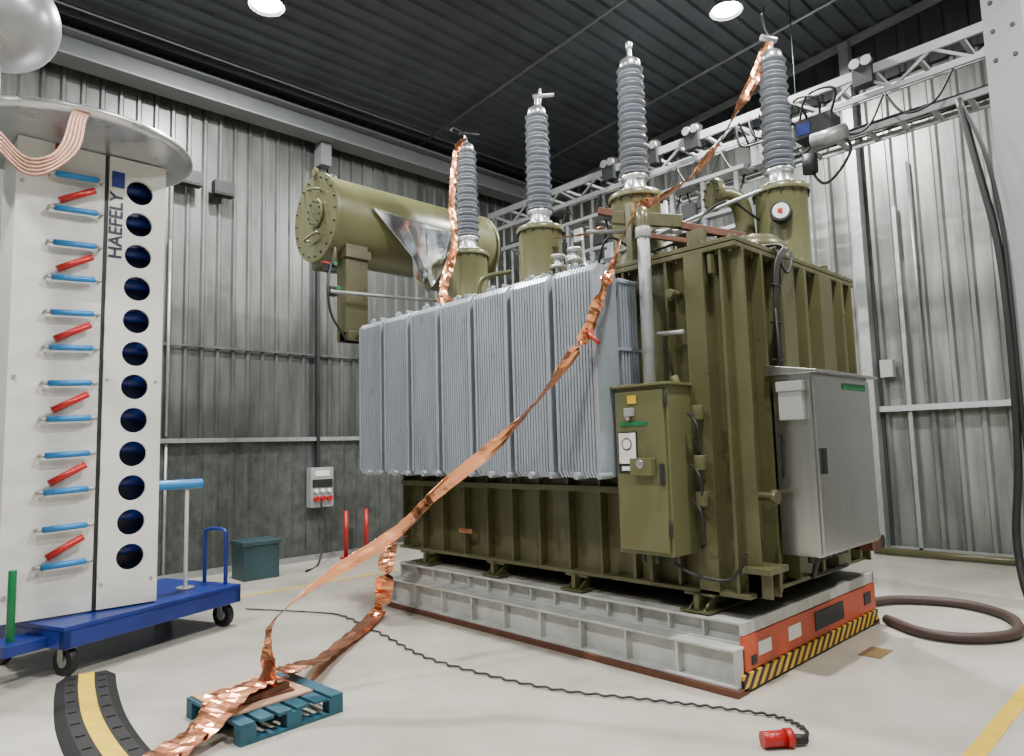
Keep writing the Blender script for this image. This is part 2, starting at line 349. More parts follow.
for x,w in((5.05,.22),(5.45,.05),(5.75,.25),(6.2,.05)):
    T.box("short_channel",OLIVE,(x,ty0-.12,tz0+.05),(x+w,ty0,tz1-.02))
T.box("jacking_pad",OLIVE,(4.42,ty0-.2,.75),(4.7,ty0,.79)); T.box("jacking_pad",OLIVE,(4.5,ty0-.17,.58),(4.52,ty0,.75)); T.box("jacking_pad",OLIVE,(4.62,ty0-.17,.58),(4.64,ty0,.75))
T.cyl("lift_lugs",OLIVE,(4.36,2.85,2.75),(4.5,2.85,2.75),.035); T.cyl("handle_rod",GALV,(4.38,2.75,2.45),(4.38,2.98,2.46),.018)
T.box("lift_lugs",OLIVE,(4.38,2.5,2.84),(4.5,2.53,2.98)); T.box("lift_lugs",OLIVE,(4.38,3.12,.62),(4.5,3.15,.8))
def bushing(x,y):
    T.lathe("turrets",OLIVE_L,[(.25,3.05),(.25,3.1),(.225,3.1),(.225,3.86),(.25,3.86),(.25,3.9),(.235,3.92),(.1,3.95)],(x,y,0),seg=32)
    for k in range(14):
        a=k*math.pi/7; T.cyl("turret_bolts",DARK,(x+.24*math.cos(a),y+.24*math.sin(a),3.83),(x+.24*math.cos(a),y+.24*math.sin(a),3.92),.01,seg=6)
    T.lathe("bushing_flanges",ALU,[(.16,3.93),(.16,3.96),(.11,3.97),(.1,4.06),(.13,4.07),(.13,4.1)],(x,y,0))
    pr=[(.08,4.1)]; n=25; h=(5.16-4.1)/n
    for i in range(n):
        z=4.1+i*h; R=.145 if i%2==0 else .128
        R*=1-.14*i/n
        pr+=[(.095,z+h*.1),(R,z+h*.42),(R,z+h*.5),(.095,z+h*.85)]
    pr+=[(.08,5.16)]
    T.lathe("porcelain",PORC,pr,(x,y,0),seg=32)
    T.lathe("bushing_caps",ALU,[(.095,5.15),(.1,5.18),(.09,5.23),(.05,5.26),(.022,5.28),(.02,5.40)],(x,y,0))
BX=5.15
B=[(BX,6.08),(BX,4.90),(BX,3.67),(6.05,2.71)]
for b in B: bushing(*b)
T.cyl("terminals",DARK,(BX-.1,6.08,5.36),(BX+.14,6.0,5.38),.02); T.cyl("terminals_alu",ALU,(BX-.05,4.9,5.36),(BX+.12,4.75,5.38),.022); T.cyl("terminals_alu",ALU,(BX,3.67,5.36),(BX,3.67,5.42),.03); T.cyl("terminals_alu",ALU,(BX+.02,4.86,5.26),(BX+.02,4.86,5.46),.012)
T.cyl("terminals_alu",ALU,(5.95,2.75,5.37),(6.1,2.68,5.37),.03); T.tube("arcing_horn",DARK,[(6.05,2.71,5.37),(6.02,2.75,5.5),(5.98,2.74,5.62)],.012,seg=6)
T.tube("arcing_horn",DARK,[(BX,6.08,5.37),(BX-.15,6.12,5.42),(BX-.2,6.12,5.36)],.012,seg=6)
# radiators : 7 stacks
fx0,fx1=3.95,4.2
zb,zt=1.40,3.0
ry0,pitch=3.235,.479
for k in range(7):
    ya=ry0+k*pitch; nf=14; w=.432/nf
    for i in range(nf):
        y=ya+i*w; e=.012 if i in(0,nf-1) else 0
        T.poly("radiator_fins",RADG,[(fx0-e,y,zb+.05),(fx0+.03,y,zb),(fx1-.03,y,zb),(fx1,y,zb+.05),(fx1,y,zt-.05),(fx1-.03,y,zt),(fx0+.03,y,zt),(fx0-e,y,zt-.05)],.0225)
    if k<6: T.box("gap_shade",BLACK,(fx0+.05,ya+.432,zb+.08),(fx1-.02,ya+pitch-.003,zt-.09))  # black filler strips standing in for the shade between stacks
    for z in(zb+.06,zt-.07):
        T.cyl("radiator_headers",RADG,(4.075,ya-.01,z),(4.075,ya+.445,z),.045)
        T.cyl("radiator_pipes",RADG,(4.075,ya+.2,z),(4.5,ya+.2,z),.04)
        T.cyl("radiator_pipes",RADG,(4.33,ya+.2,z),(4.36,ya+.2,z),.075)
    T.cyl("radiator_bosses",RADG,(fx0-.04,ya+.2,zb+.015),(fx0+.1,ya+.2,zb+.015),.028,seg=12)
    T.cyl("radiator_bosses",RADG,(fx0-.04,ya-.02,zb+.015),(fx0+.1,ya-.02,zb+.015),.024,seg=12)
    T.cyl("radiator_bosses",RADG,(fx0+.05,ya+.2,zt),(fx0+.05,ya+.2,zt+.045),.02,seg=12)
    T.box("radiator_lugs",RADG,(fx0+.08,ya+.1,zt-.02),(fx0+.16,ya+.12,zt+.05)); T.box("radiator_lugs",RADG,(fx0+.08,ya+.3,zt-.02),(fx0+.16,ya+.32,zt+.05))
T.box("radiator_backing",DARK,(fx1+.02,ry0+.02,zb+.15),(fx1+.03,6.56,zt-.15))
for i in range(6): T.cyl("radiator_side_ribs",RADG,(fx0+.03+i*.038,ry0-.005,zb+.06),(fx0+.03+i*.038,ry0-.005,zt-.08),.012,seg=8)
for i in range(6): T.box("cooler_tubes",RADG,(4.235+.038*i,3.2,1.45),(4.25+.038*i,3.27,2.92))
for z in(1.45,1.9,2.35,2.88): T.box("cooler_tubes",RADG,(4.2,3.19,z),(4.47,3.22,z+.025))
# conservator
cy,cz,cr=7.0,4.28,.48
T.lathe("conservator",OLIVE_L,[(.43,0),(cr,.0),(cr,2.38),(.43,2.4),(.2,2.44)],(3.69,cy,cz),(1,0,0),seg=48)
T.lathe("conservator_flange",OLIVE_L,[(cr+.025,0),(cr+.025,.03)],(3.68,cy,cz),(1,0,0),seg=48); T.lathe("conservator_flange",OLIVE_L,[(cr+.025,0),(cr+.025,.03)],(6.03,cy,cz),(1,0,0),seg=48)
T.lathe("conservator_cap",OLIVE_L,[(.16,0),(.16,.03)],(3.64,cy-.05,cz+.03),(1,0,0)); 
for k in range(20):
    a=k*math.pi/10; T.cyl("conservator_bolts",DARK,(3.66,cy+.45*math.cos(a),cz+.45*math.sin(a)),(3.69,cy+.45*math.cos(a),cz+.45*math.sin(a)),.013,seg=6)
    if k%2: T.cyl("conservator_bolts",DARK,(3.62,cy-.05+.13*math.cos(a),cz+.03+.13*math.sin(a)),(3.66,cy-.05+.13*math.cos(a),cz+.03+.13*math.sin(a)),.01,seg=6)
T.tube("conservator_handles",OLIVE_L,[(3.66,6.8,4.52),(3.6,6.8,4.54),(3.6,7.05,4.6),(3.66,7.05,4.6)],.015,seg=6)
T.tube("conservator_handles",OLIVE_L,[(3.66,6.85,4.05),(3.6,6.85,4.05),(3.6,7.1,4.02),(3.66,7.1,4.02)],.015,seg=6)
T.cyl("conservator_lugs",OLIVE_L,(3.9,7,4.74),(3.9,7,4.82),.05); T.cyl("conservator_lugs",OLIVE_L,(3.66,7,4.81),(3.7,7,4.81),.05)
for x in(3.87,5.5):
    T.box("conservator_posts",OLIVE,(x,6.66,2.85),(x+.28,6.86,3.95)); T.box("conservator_posts",OLIVE,(x-.02,6.62,3.78),(x+.3,7.4,3.88))
    T.box("conservator_arms",OLIVE,(x,6.6,2.85),(max(x+.28,4.7),6.8,2.95)); 
T.box("conservator_arms",OLIVE,(4.52,6.35,2.8),(4.7,6.8,2.92)); T.box("conservator_arms",OLIVE,(5.5,6.35,2.8),(5.7,6.8,2.92))
T.tube("oil_pipe",GALV,[(3.62,6.55,3.34),(4.2,6.5,3.36),(5.13,6.5,3.41)],.02,seg=8); T.tube("oil_pipe_b",OLIVE,[(3.78,6.75,3.9),(3.78,6.75,3.7)],.03,sub=1)
T.tube("breather_tube",BLACK,[(3.72,6.7,3.75),(3.62,6.6,3.4),(3.66,6.6,3.1),(3.85,6.62,2.85)],.015,seg=6)
for p in((3.72,6.75,3.66),(3.68,6.62,3.36)): T.box("valves",DARK,(p[0]-.05,p[1]-.04,p[2]-.05),(p[0]+.05,p[1]+.04,p[2]+.05)); T.cyl("valve_wheels",GREEN,(p[0]+.03,p[1]-.08,p[2]+.03),(p[0]+.03,p[1]-.06,p[2]+.03),.025)
T.cyl("sight_glass",RED,(3.54,6.6,3.66),(3.64,6.6,3.66),.01)
T.poly("reflective_sheet",MIRR,[(4.12,6.47,4.33),(5.25,6.47,4.28),(5.12,6.4,4.02),(4.8,6.4,3.46),(4.62,6.43,3.62),(4.6,6.42,3.86)],.012)
T.poly("reflective_sheet",MIRR,[(4.12,6.47,4.33),(5.25,6.47,4.28),(5.22,6.7,4.36),(4.14,6.7,4.4)],.012)
T.poly("reflective_sheet",MIRR,[(4.5,6.38,4.2),(5.1,6.36,4.24),(4.95,6.30,3.72),(4.78,6.3,3.5)],.01)
# lid fittings
T.tube("pressure_elbow",OLIVE,[(5.62,3.12,3.88),(5.74,3.06,3.88),(5.84,3.0,3.8),(5.88,2.98,3.5),(5.88,2.98,3.05)],.085,seg=20)
T.cyl("elbow_flange",OLIVE,(5.58,3.14,3.88),(5.63,3.11,3.88),.15); T.cyl("elbow_flange",OLIVE,(5.88,2.98,3.2),(5.88,2.98,3.25),.13)
for k in range(10):
    a=k*math.pi/5; d=V((.866,-.5,0)); u=V((.5,.866,0)); c=V((5.56,3.15,3.88))+u*.125*math.cos(a)+V((0,0,1))*.125*math.sin(a); T.cyl("elbow_bolts",DARK,c,c+d*.08,.011,seg=6)
T.lathe("tap_changer_head",OLIVE,[(.26,3.05),(.26,3.22),(.29,3.22),(.29,3.26),(.22,3.34),(.05,3.38)],(5.5,2.75,0)); 
T.cyl("gauge",WHT,(5.74,2.58,3.62),(5.79,2.6,3.62),.07); T.cyl("gauge_bezel",DARK,(5.745,2.585,3.62),(5.85,2.62,3.62),.09); T.box("gauge_needle",RED,(5.73,2.56,3.6),(5.738,2.62,3.64))
T.beam("support_bar",RUST,(4.72,3.77,3.71),(5.35,2.72,3.34),.07,.06); T.beam("support_bar",RUST,(4.75,3.5,3.45),(5.15,2.95,3.3),.04,.04)
T.beam("bar_bracket",OLIVE,(4.75,3.45,3.06),(4.75,3.45,3.7),.06,.06,(0,1,0)); T.beam("bar_bracket",OLIVE,(4.7,3.6,3.6),(5.0,3.1,3.5),.05,.11)
T.tube("lid_pipes",GALV,[(4.8,5.9,3.3),(4.85,5.3,3.28),(4.85,4.6,3.3)],.018); T.tube("lid_pipes",GALV,[(4.7,3.9,3.55),(5.2,3.3,3.5),(5.5,2.95,3.45)],.02)
T.tube("lid_pipes",GALV,[(4.9,3.7,3.35),(5.3,3.1,3.62),(5.75,2.75,3.85)],.016); T.tube("lid_pipe_bend",OLIVE,[(4.75,5.4,3.06),(4.75,5.4,3.4),(5.0,5.2,3.5)],.025)
T.tube("lid_cables",BLACK,[(5.3,3.3,3.1),(5.2,3.1,3.5),(5.5,2.95,3.75),(5.8,2.8,3.6)],.012,seg=6); T.tube("lid_cables",BLACK,[(4.8,3.9,3.1),(4.75,3.7,3.45),(4.95,3.45,3.3),(5.2,3.0,3.4),(5.4,2.6,3.15)],.012,seg=6)
T.box("lid_relay",OLIVE,(5.15,3.15,3.06),(5.35,3.3,3.45)); T.cyl("lid_relay_cap",GALV,(5.25,3.22,3.45),(5.25,3.22,3.5),.05); T.box("lid_terminal_box",GREY,(5.0,2.9,3.06),(5.12,3.05,3.25))
for y in(5.7,5.45,4.4,4.15): T.cyl("lid_valves",OLIVE,(4.8,y,3.08),(4.8,y,3.3),.06)
for x,y in((4.75,4.3),(4.9,4.25),(4.7,4.05)): T.lathe("lid_white_fittings",ALU,[(.03,3.05),(.03,3.3),(.08,3.3),(.08,3.33),(.04,3.34),(.04,3.4),(.07,3.4),(.07,3.43)],(x,y,0),seg=16)
for i in range(3):
    y=4.0+i*.42; T.lathe("lv_bushings",PORC,[(.05,3.05),(.05,3.3),(.1,3.33),(.05,3.37),(.1,3.4),(.05,3.44),(.1,3.48),(.05,3.52),(.1,3.56),(.05,3.6),(.03,3.75)],(6.1,y+.3,.15))
    T.lathe("lv_turrets",OLIVE,[(.13,3.05),(.13,3.3),(.16,3.3),(.16,3.34)],(6.1,y+.3,0))
T.box("lid_lugs",OLIVE,(4.48,2.6,3.08),(4.52,2.75,3.22)); T.box("lid_lugs",OLIVE,(6.3,2.45,3.08),(6.34,2.55,3.2))
# conduit to marshalling box
T.cyl("cable_conduit",GALV,(4.3,3.01,2.05),(4.3,3.01,3.24),.048); T.cyl("cable_conduit",GALV,(4.3,3.01,3.2),(4.3,3.01,3.28),.06); T.tube("conduit_bend",OLIVE,[(4.3,3.01,3.26),(4.35,3.05,3.42),(4.7,3.3,3.5),(4.95,3.5,3.5)],.05)
# marshalling box
mx0,mx1,my0,my1,mz0,mz1=4.11,4.42,2.74,3.2,.86,2.05
T.box("marshalling_box",OLIVE_L,(mx0,my0,mz0),(mx1,my1,mz1)); T.box("marshalling_box_door",OLIVE_L,(mx0-.025,my0+.02,mz0+.03),(mx0,my1-.02,mz1-.03))
T.box("marshalling_roof",OLIVE_L,(mx0-.04,my0-.02,mz1),(mx1,my1+.02,mz1+.02))
T.box("box_brackets",OLIVE,(mx1,my0+.05,1.1),(tx0,my1-.05,1.16)); T.box("box_brackets",OLIVE,(mx1,my0+.05,1.8),(tx0,my1-.05,1.86)); T.cyl("box_lift_eye",OLIVE_L,(4.3,2.78,2.06),(4.3,2.8,2.12),.03)
fd=mx0-.03
T.box("box_window",WHT,(fd-.008,3.0,1.5),(fd,3.15,1.72)); T.box("box_window_frame",DARK,(fd-.004,2.99,1.43),(fd+.002,3.16,1.73)); T.cyl("box_gauge",DARK,(fd-.01,3.075,1.64),(fd-.014,3.075,1.64),.045); T.cyl("box_gauge_face",WHT,(fd-.012,3.075,1.64),(fd-.016,3.075,1.64),.036); T.box("box_labels",WHT,(fd-.008,3.02,1.45),(fd,3.13,1.48))
T.box("box_label",YEL,(fd-.006,2.98,1.93),(fd,3.06,1.99)); T.box("box_sign",GREEN,(fd-.006,2.9,1.77),(fd,3.13,1.8)); T.box("box_controls",OLIVE_L,(fd-.06,2.84,1.42),(fd,3.02,1.54)); T.cyl("box_knob",ALU,(fd-.07,2.93,1.5),(fd-.05,2.93,1.5),.03); T.box("box_grey",GREY,(fd-.04,3.0,1.84),(fd,3.07,1.9))
T.box("box_lock",DARK,(fd-.02,2.77,1.35),(fd,2.8,1.5)); T.cyl("box_lamps",ALU,(fd-.03,3.05,1.83),(fd,3.05,1.83),.02)
for z in(1.0,1.9): T.cyl("box_hinges",DARK,(mx0-.02,my0+.005,z),(mx0-.02,my0+.005,z+.1),.014)
for z in(1.85,1.5,1.25): T.cyl("box_valves",OLIVE,(4.47,2.68,z),(4.3,2.62,z),.03); T.cyl("box_valves",OLIVE,(4.3,2.62,z-.05),(4.3,2.62,z+.05),.045); T.tube("box_cables",BLACK,[(4.3,2.7,z),(4.25,2.6,z-.1),(4.3,2.62,z-.3),(4.4,2.7,z-.35)],.012,seg=6)
for y in(2.85,2.98,3.1): T.cyl("box_glands",DARK,(4.25,y,.78),(4.25,y,.87),.02)
T.tube("box_cables",BLACK,[(4.25,2.85,.8),(4.3,2.7,.72),(4.42,2.5,.7),(4.4,2.36,.9)],.012,seg=6)
# lid cables down the short side
for k in range(4): T.tube("down_cables",BLACK,[(5.2+.05*k,2.6,3.2),(5.1+.03*k,2.3,3.12),(4.9+.02*k,2.28,2.9),(4.87+.025*k,2.29,2.2),(4.87+.025*k,2.29,1.4),(4.9+.03*k,2.29,.95)],.010,seg=6)
for k in range(7): T.box("cable_clips",DARK,(4.84,2.27,1.1+k*.28),(4.98,2.32,1.11+k*.28))
T.tube("coil_cable",BLACK,[(5.0,2.32,3.1),(5.05,2.26,2.9),(5.15,2.26,3.0),(5.25,2.3,3.1)],.012,seg=6)
T.tube("coil_cable",BLACK,[(4.87,2.28,2.6),(4.8,2.24,2.3),(4.83,2.26,1.9),(4.78,2.25,1.5),(4.85,2.28,1.2)],.012,seg=6)
T.cyl("drain_valves",OLIVE,(4.65,2.42,1.25),(4.65,2.26,1.25),.03); T.cyl("drain_valves",OLIVE,(4.65,2.28,1.25),(4.65,2.24,1.25),.05)
T.cyl("drain_valves_b",DARK,(6.45,2.4,.75),(6.45,2.2,.75),.06)
# stainless control cabinet
kx0,kx1,ky0,ky1,kz0,kz1=4.79,5.86,2.03,2.30,.84,2.1
T.box("control_cabinet",STEEL,(kx0,ky0,kz0),(kx1,ky1,kz1)); T.box("cabinet_door",STEEL,(kx0+.02,ky0-.02,kz0+.02),(kx1-.02,ky0,kz1-.02))
A=[(kx0-.05,ky0-.07,kz1),(kx0-.05,ky1+.03,kz1),(kx0-.05,ky1+.03,kz1+.08),(kx0-.05,ky0-.07,kz1+.02)]
T.poly("cabinet_roof",STEEL,A,-(kx1-kx0+.1) if (V(A[1])-V(A[0])).cross(V(A[2])-V(A[0])).x<0 else (kx1-kx0+.1))
T.box("cabinet_handle",BLACK,(kx0+.07,ky0-.045,1.4),(kx0+.1,ky0-.02,1.58)); T.box("cabinet_sign",GREEN,(5.3,ky0-.026,2.0),(5.75,ky0-.02,2.05)); T.box("document_box",GREY,(kx0-.05,2.07,1.78),(kx0,2.24,2.03)); T.box("document_box",GREY,(kx0-.06,2.06,1.98),(kx0,2.25,2.05))
for z in(1.1,1.9): T.box("cabinet_brackets",OLIVE,(4.9,ky1,z),(5.0,ty0,z+.08)); T.box("cabinet_brackets",OLIVE,(5.6,ky1,z),(5.7,ty0,z+.08))
for i in range(7): T.cyl("cabinet_glands",BLACK,(4.9+.1*i,2.15,.78),(4.9+.1*i,2.15,.85),.022)
T.tube("cabinet_cables",BLACK,[(5.0,2.15,.8),(5.05,2.2,.68),(5.3,2.3,.62),(5.9,2.3,.62)],.018)
T.box("side_box",RUST,(6.2,2.2,.7),(6.4,2.42,.85))
T.box("ground_lug",COPPER,(4.38,5.2,.82),(4.4,5.4,.86))
T.done(bevel=.004)
# ---------------------------------------------------------------- copper earthing strips
g=G("copper_earthing_strip")
g.ribbon("ribbon_main",COPPER,[(4.7,3.33,3.62),(4.28,3.2,3.24),(3.88,3.02,2.88),(3.85,3.11,2.67),(3.84,3.24,2.43),(3.68,3.45,2.09),(3.4,3.7,1.69),(3.1,4.03,1.35),(2.8,4.1,1.09),(2.4,4.35,.81),(2.05,4.45,.56),(1.99,4.4,.4),(2.0,4.39,.17)],.085,.35,.008,sub=10,ph=1.2,side=(.3,-.5,.8),w2=.12)
g.ribbon("ribbon_floor",COPPER,[(2.1,4.45,.2),(1.9,4.38,.22),(1.7,4.27,.2),(1.5,4.2,.1),(1.3,4.13,.06),(1.05,3.85,.04)],.2,.12,.018,sub=9,fold=.15)
g.ribbon("ribbon_floor_fold",COPPER,[(2.0,4.5,.17),(1.7,4.42,.2),(1.6,4.3,.14),(1.4,4.1,.08),(1.2,3.95,.05)],.13,.2,.018,sub=9,fold=.15)
g.ribbon("ribbon_base",COPPER,[(4.36,6.2,.72),(4.05,6.05,.78),(3.85,5.85,.66),(3.78,5.8,.42),(3.85,5.95,.18),(3.8,5.98,.05),(3.29,5.55,.04),(2.75,5.08,.05),(2.4,4.72,.16),(2.15,4.5,.2)],.17,.12,.016,sub=9,fold=.2)
g.ribbon("ribbon_upper",COPPER,[(6.02,2.72,5.33),(5.93,2.83,5.0),(5.8,2.97,4.66),(5.6,3.1,4.3),(5.35,3.24,4.0),(5.0,3.3,3.76),(4.7,3.33,3.62)],.1,.35,.006,sub=12,ph=2.0,side=(.3,-.5,.8))
g.ribbon("ribbon_bushing",COPPER,[(5.1,6.05,5.3),(4.98,6.05,5.1),(4.9,6.05,4.5),(4.86,5.98,3.9),(4.7,5.93,3.5),(4.58,5.92,3.15)],.08,.5,.008,sub=12,side=(.7,-.7,0))
g.ribbon("ribbon_bushing_tail",COPPER,[(4.86,5.98,3.9),(4.66,5.95,3.4),(4.7,5.8,3.15),(4.5,5.9,3.05)],.08,.4,.008,sub=10,side=(.7,-.7,0))
g.ribbon("ribbon_link",COPPER,[(5.1,4.62,3.74),(5.05,4.25,3.68),(5.0,3.92,3.66)],.08,.2,.006,sub=8)
g.cyl("red_clip",RED,(3.83,3.2,2.46),(3.8,3.08,2.36),.015)
g.done()
# ---------------------------------------------------------------- pallet
g=G("wooden_pallet",M=Matrix.Translation((1.98,4.42,0))@Matrix.Rotation(math.radians(4),4,'Z'))
w,d=.34,.36
for y in(-d,-.04,d-.08): g.box("runners",TEAL,(-w,y,0),(w,y+.08,.02)); 
for x in(-w,-.05,w-.1):
    for y in(-d,-.04,d-.08): g.box("blocks",TEAL,(x,y,.02),(x+.1,y+.08,.1))
for i in range(6): g.box("deck_boards",TEAL,(-w+i*.118,-d,.1),(-w+i*.118+.09,d,.12))
g.box("plywood_sheet",CARD,(-w+.02,-d+.16,.12),(w-.12,d-.02,.135))
g.done(bevel=.003)
g=G("steel_angle_clamp"); g.box("plate",RUST,(1.9,4.3,.136),(2.12,4.5,.15)); g.box("upright",RUST,(1.97,4.38,.15),(2.03,4.42,.34)); g.beam("brace",RUST,(1.9,4.4,.15),(1.99,4.4,.3),.02,.03); g.beam("brace",RUST,(1.78,4.3,.16),(2.1,4.36,.17),.05,.03); g.done()
# ---------------------------------------------------------------- impulse generator tower + trolley
py=6.62
g=G("impulse_voltage_generator")
cu=bpy.data.curves.new("panel",'CURVE'); cu.dimensions='2D'; cu.fill_mode='BOTH'; cu.extrude=.015
def spl(pts):
    s=cu.splines.new('POLY'); s.points.add(len(pts)-1); s.use_cyclic_u=True
    for q,p in zip(s.points,pts): q.co=(p[0],p[1],0,1)
spl([(1.52,.4),(1.98,.4),(1.98,4.27),(1.52,4.27)])
zs=[.80+.29*i for i in range(12)]
for z in zs: spl([(1.765+.108*math.cos(2*math.pi*k/32),z+.108*math.sin(2*math.pi*k/32)) for k in range(32)])
o=bpy.data.objects.new("c",cu); bpy.context.collection.objects.link(o); bpy.context.view_layer.update()
me=bpy.data.meshes.new_from_object(o.evaluated_get(bpy.context.evaluated_depsgraph_get())); bpy.data.objects.remove(o)
g.curve_mesh("perforated_panel",WHITE,me,Matrix.Translation((0,py,0))@Matrix.Rotation(math.pi/2,4,'X'))
g.box("left_panel",WHITE,(.86,py-.0,.4),(1.49,py+.03,4.27)); g.box("edge_strip",DARK,(1.492,py+.0,.4),(1.515,py+.02,4.27))
g.box("rear_panel",NAVY,(1.5,py+.2,.4),(1.95,py+.22,4.25)); g.box("side_panel",WHITE,(1.96,py+.015,.4),(1.98,py+.7,4.25)); g.box("side_panel",WHITE,(.86,py+.03,.4),(.88,py+.7,4.25))
for z in zs: g.cyl("capacitors",BLUE,(1.55,py+.13,z+.06),(1.95,py+.13,z+.06),.05)
ye=py-.07
for i,z in enumerate(zs):
    g.cyl("blue_resistors",LBLUE,(1.12,ye,z),(1.42,ye,z+.015),.025,seg=12)
    g.cyl("resistor_ends",GALV,(1.07,ye,z),(1.12,ye,z),.016,seg=10); g.cyl("resistor_ends",GALV,(1.42,ye,z+.015),(1.47,ye,z+.015),.016,seg=10)
    g.cyl("pegs",GALV,(1.08,ye,z),(1.08,py,z),.012,seg=8); g.cyl("pegs",GALV,(1.46,ye,z+.01),(1.46,py,z+.01),.012,seg=8)
    if i%2==1: g.cyl("red_resistors",RED,(1.15,ye,z-.22),(1.4,ye,z-.08),.028,seg=12)
g.cyl("red_resistors",RED,(1.13,ye,4.05),(1.13,ye,4.24),.025,seg=12)
for z in(.6,2.3,3.9):
    for x in(.9,1.55,1.93): g.cyl("screws",GALV,(x,py-.02,z),(x,py,z),.015,seg=8)
me=text_mesh("HAEFELY",.15); g.curve_mesh("maker_lettering",INK,me,Matrix.Translation((1.63,py-.02,3.36))@Matrix.Rotation(math.pi/2,4,'X')@Matrix.Rotation(math.pi/2,4,'Z'))
g.box("logo_plate",BLUE,(1.54,py-.022,4.0),(1.64,py-.017,4.14))
g.lathe("disc_electrode",ALU,[(.87,0),(.92,.02),(.93,.04),(.92,.06),(.87,.08)],(1.30,6.8,4.28),seg=64)
for k in range(5):
    dx=.022*k
    g.tube("earth_braid",BRAID,[(1.2+dx,6.0,4.36),(1.1+dx,5.9,4.25),(1.04+dx,5.85,4.0-.01*k),(.95,5.8,3.84-.028*k),(.8,5.8,3.79-.028*k),(.65,5.85,3.95-.03*k)],.012,seg=8)
g.done()
trM=Matrix.Translation((1.22,6.2,0))@Matrix.Rotation(math.radians(22),4,'Z')
g=G("instrument_trolley",M=trM)
L,W=1.72,1.05
g.box("chassis",BLUE,(-.0,0,.22),(L,.06,.36)); g.box("chassis",BLUE,(0,W-.06,.22),(L,W,.36)); g.box("chassis",BLUE,(0,0,.22),(.06,W,.36)); g.box("chassis",BLUE,(L-.06,0,.22),(L,W,.36)); g.box("deck",BLUE,(0,0,.34),(L,W,.385)); g.box("tow_block",BLUE,(-.3,.2,.22),(.0,.5,.3))
for x,y in((.1,.12),(L-.1,.12),(.1,W-.12),(L-.1,W-.12)):
    g.cyl("wheels",BLACK,(x-.03,y,.11),(x+.03,y,.11),.11,seg=28); g.cyl("hubs",GALV,(x-.035,y,.11),(x+.035,y,.11),.05); g.box("forks",GALV,(x-.05,y-.03,.11),(x-.04,y+.03,.23)); g.box("forks",GALV,(x+.04,y-.03,.11),(x+.05,y+.03,.23)); g.box("forks",GALV,(x-.05,y-.06,.2),(x+.05,y+.06,.23))
g.tube("handle",BLUE,[(L-.05,.15,.38),(L-.05,.15,.8),(L-.05,.18,.9),(L-.05,.4,.9),(L-.05,.43,.8),(L-.05,.43,.38)],.02,sub=4)
iM=trM.inverted()
def q(p): return tuple(iM@V(p))
g.cyl("stand_post",WHITE,q((2.35,7.0,.385)),q((2.35,7.0,1.34)),.018); g.cyl("stand_blue_roll",LBLUE,q((1.99,6.98,1.37)),q((2.48,6.98,1.37)),.045); g.cyl("stand_base",GALV,q((2.35,7.0,.385)),q((2.35,7.0,.41)),.08)
g.cyl("green_rod",GREEN,q((.925,6.45,.29)),q((.925,6.45,.82)),.028)
g.done(bevel=.004)
g=G("sphere_electrode"); 
pr=[(.38*math.sin(math.pi*i/24),-.38*math.cos(math.pi*i/24)) for i in range(25)]
g.lathe("sphere",mat("electrode_grey",(150,152,154),.3,.3,.04,3),pr,(.64,6.0,4.88),seg=48,caps=False); g.cyl("column",WHITE,(.6,6.0,0),(.6,6.0,4.6),.06); g.cyl("foot",GALV,(.6,6.0,0),(.6,6.0,.04),.2); g.done()
# ---------------------------------------------------------------- floor items
g=G("cable_protector_ramp")
pts=catmull([(1.15,3.4,0),(1.12,4.0,0),(1.12,4.5,0),(1.17,5.1,0),(1.27,5.7,0),(1.36,6.12,0)],8)
def sweep(part,m,off0,off1,z1):
    bm=g.bm(part,m); R=[]
    for i,p in enumerate(pts):
        t=(pts[min(i+1,len(pts)-1)]-pts[max(i-1,0)]).normalized(); s=V((t.y,-t.x,0))
        R.append([bm.verts.new(p+s*off0+V((0,0,0.001))),bm.verts.new(p+s*(off0+.06)+V((0,0,z1))),bm.verts.new(p+s*(off1-.06)+V((0,0,z1))),bm.verts.new(p+s*off1+V((0,0,.001)))])
    for a,b in zip(R,R[1:]):
        for k in range(3): bm.faces.new((a[k],a[k+1],b[k+1],b[k]))
sweep("rubber_body",BLACK,-.19,.19,.04)
bm=g.bm("yellow_cover",YEL); R=[]
for i,p in enumerate(pts):
    t=(pts[min(i+1,len(pts)-1)]-pts[max(i-1,0)]).normalized(); s=V((t.y,-t.x,0)); R.append([bm.verts.new(p+s*a+V((0,0,.043))) for a in(-.05,.05)])
for a,b in zip(R,R[1:]): bm.faces.new((a[0],a[1],b[1],b[0]))
for i in range(2,len(pts)-1,3):
    t=(pts[i+1]-pts[i-1]).normalized(); s=V((t.y,-t.x,0))
    for sg in(-1,1): g.beam("ridges",BLACK,pts[i]+s*sg*.07+V((0,0,.042)),pts[i]+s*sg*.12+V((0,0,.042)),.02,.008)
g.done()
g=G("floor_marking"); g.box("line",YEL,(2.5,1.05,.001),(7.9,1.14,.003)); g.box("line",YEL,(2.9,8.1,.001),(6.2,8.16,.003)); g.done(single=True)
g=G("floor_patch"); g.box("patch",BROWN,(5.62,2.0,.001),(5.9,2.16,.004)); g.done(single=True)
g=G("rubber_hose"); g.tube("hose",HOSE,[(6.85,2.85,.045),(7.15,2.68,.045),(7.55,2.46,.045),(7.72,2.0,.045),(7.5,1.6,.045),(7.1,1.42,.045),(6.75,1.42,.045),(6.45,1.65,.045),(6.42,1.95,.045),(6.68,2.3,.045)],.042); g.done(single=True)
g=G("floor_pipe"); g.cyl("pipe",OLIVE,(10.5,1.2,.06),(10.5,3.7,.06),.05); g.done(single=True)
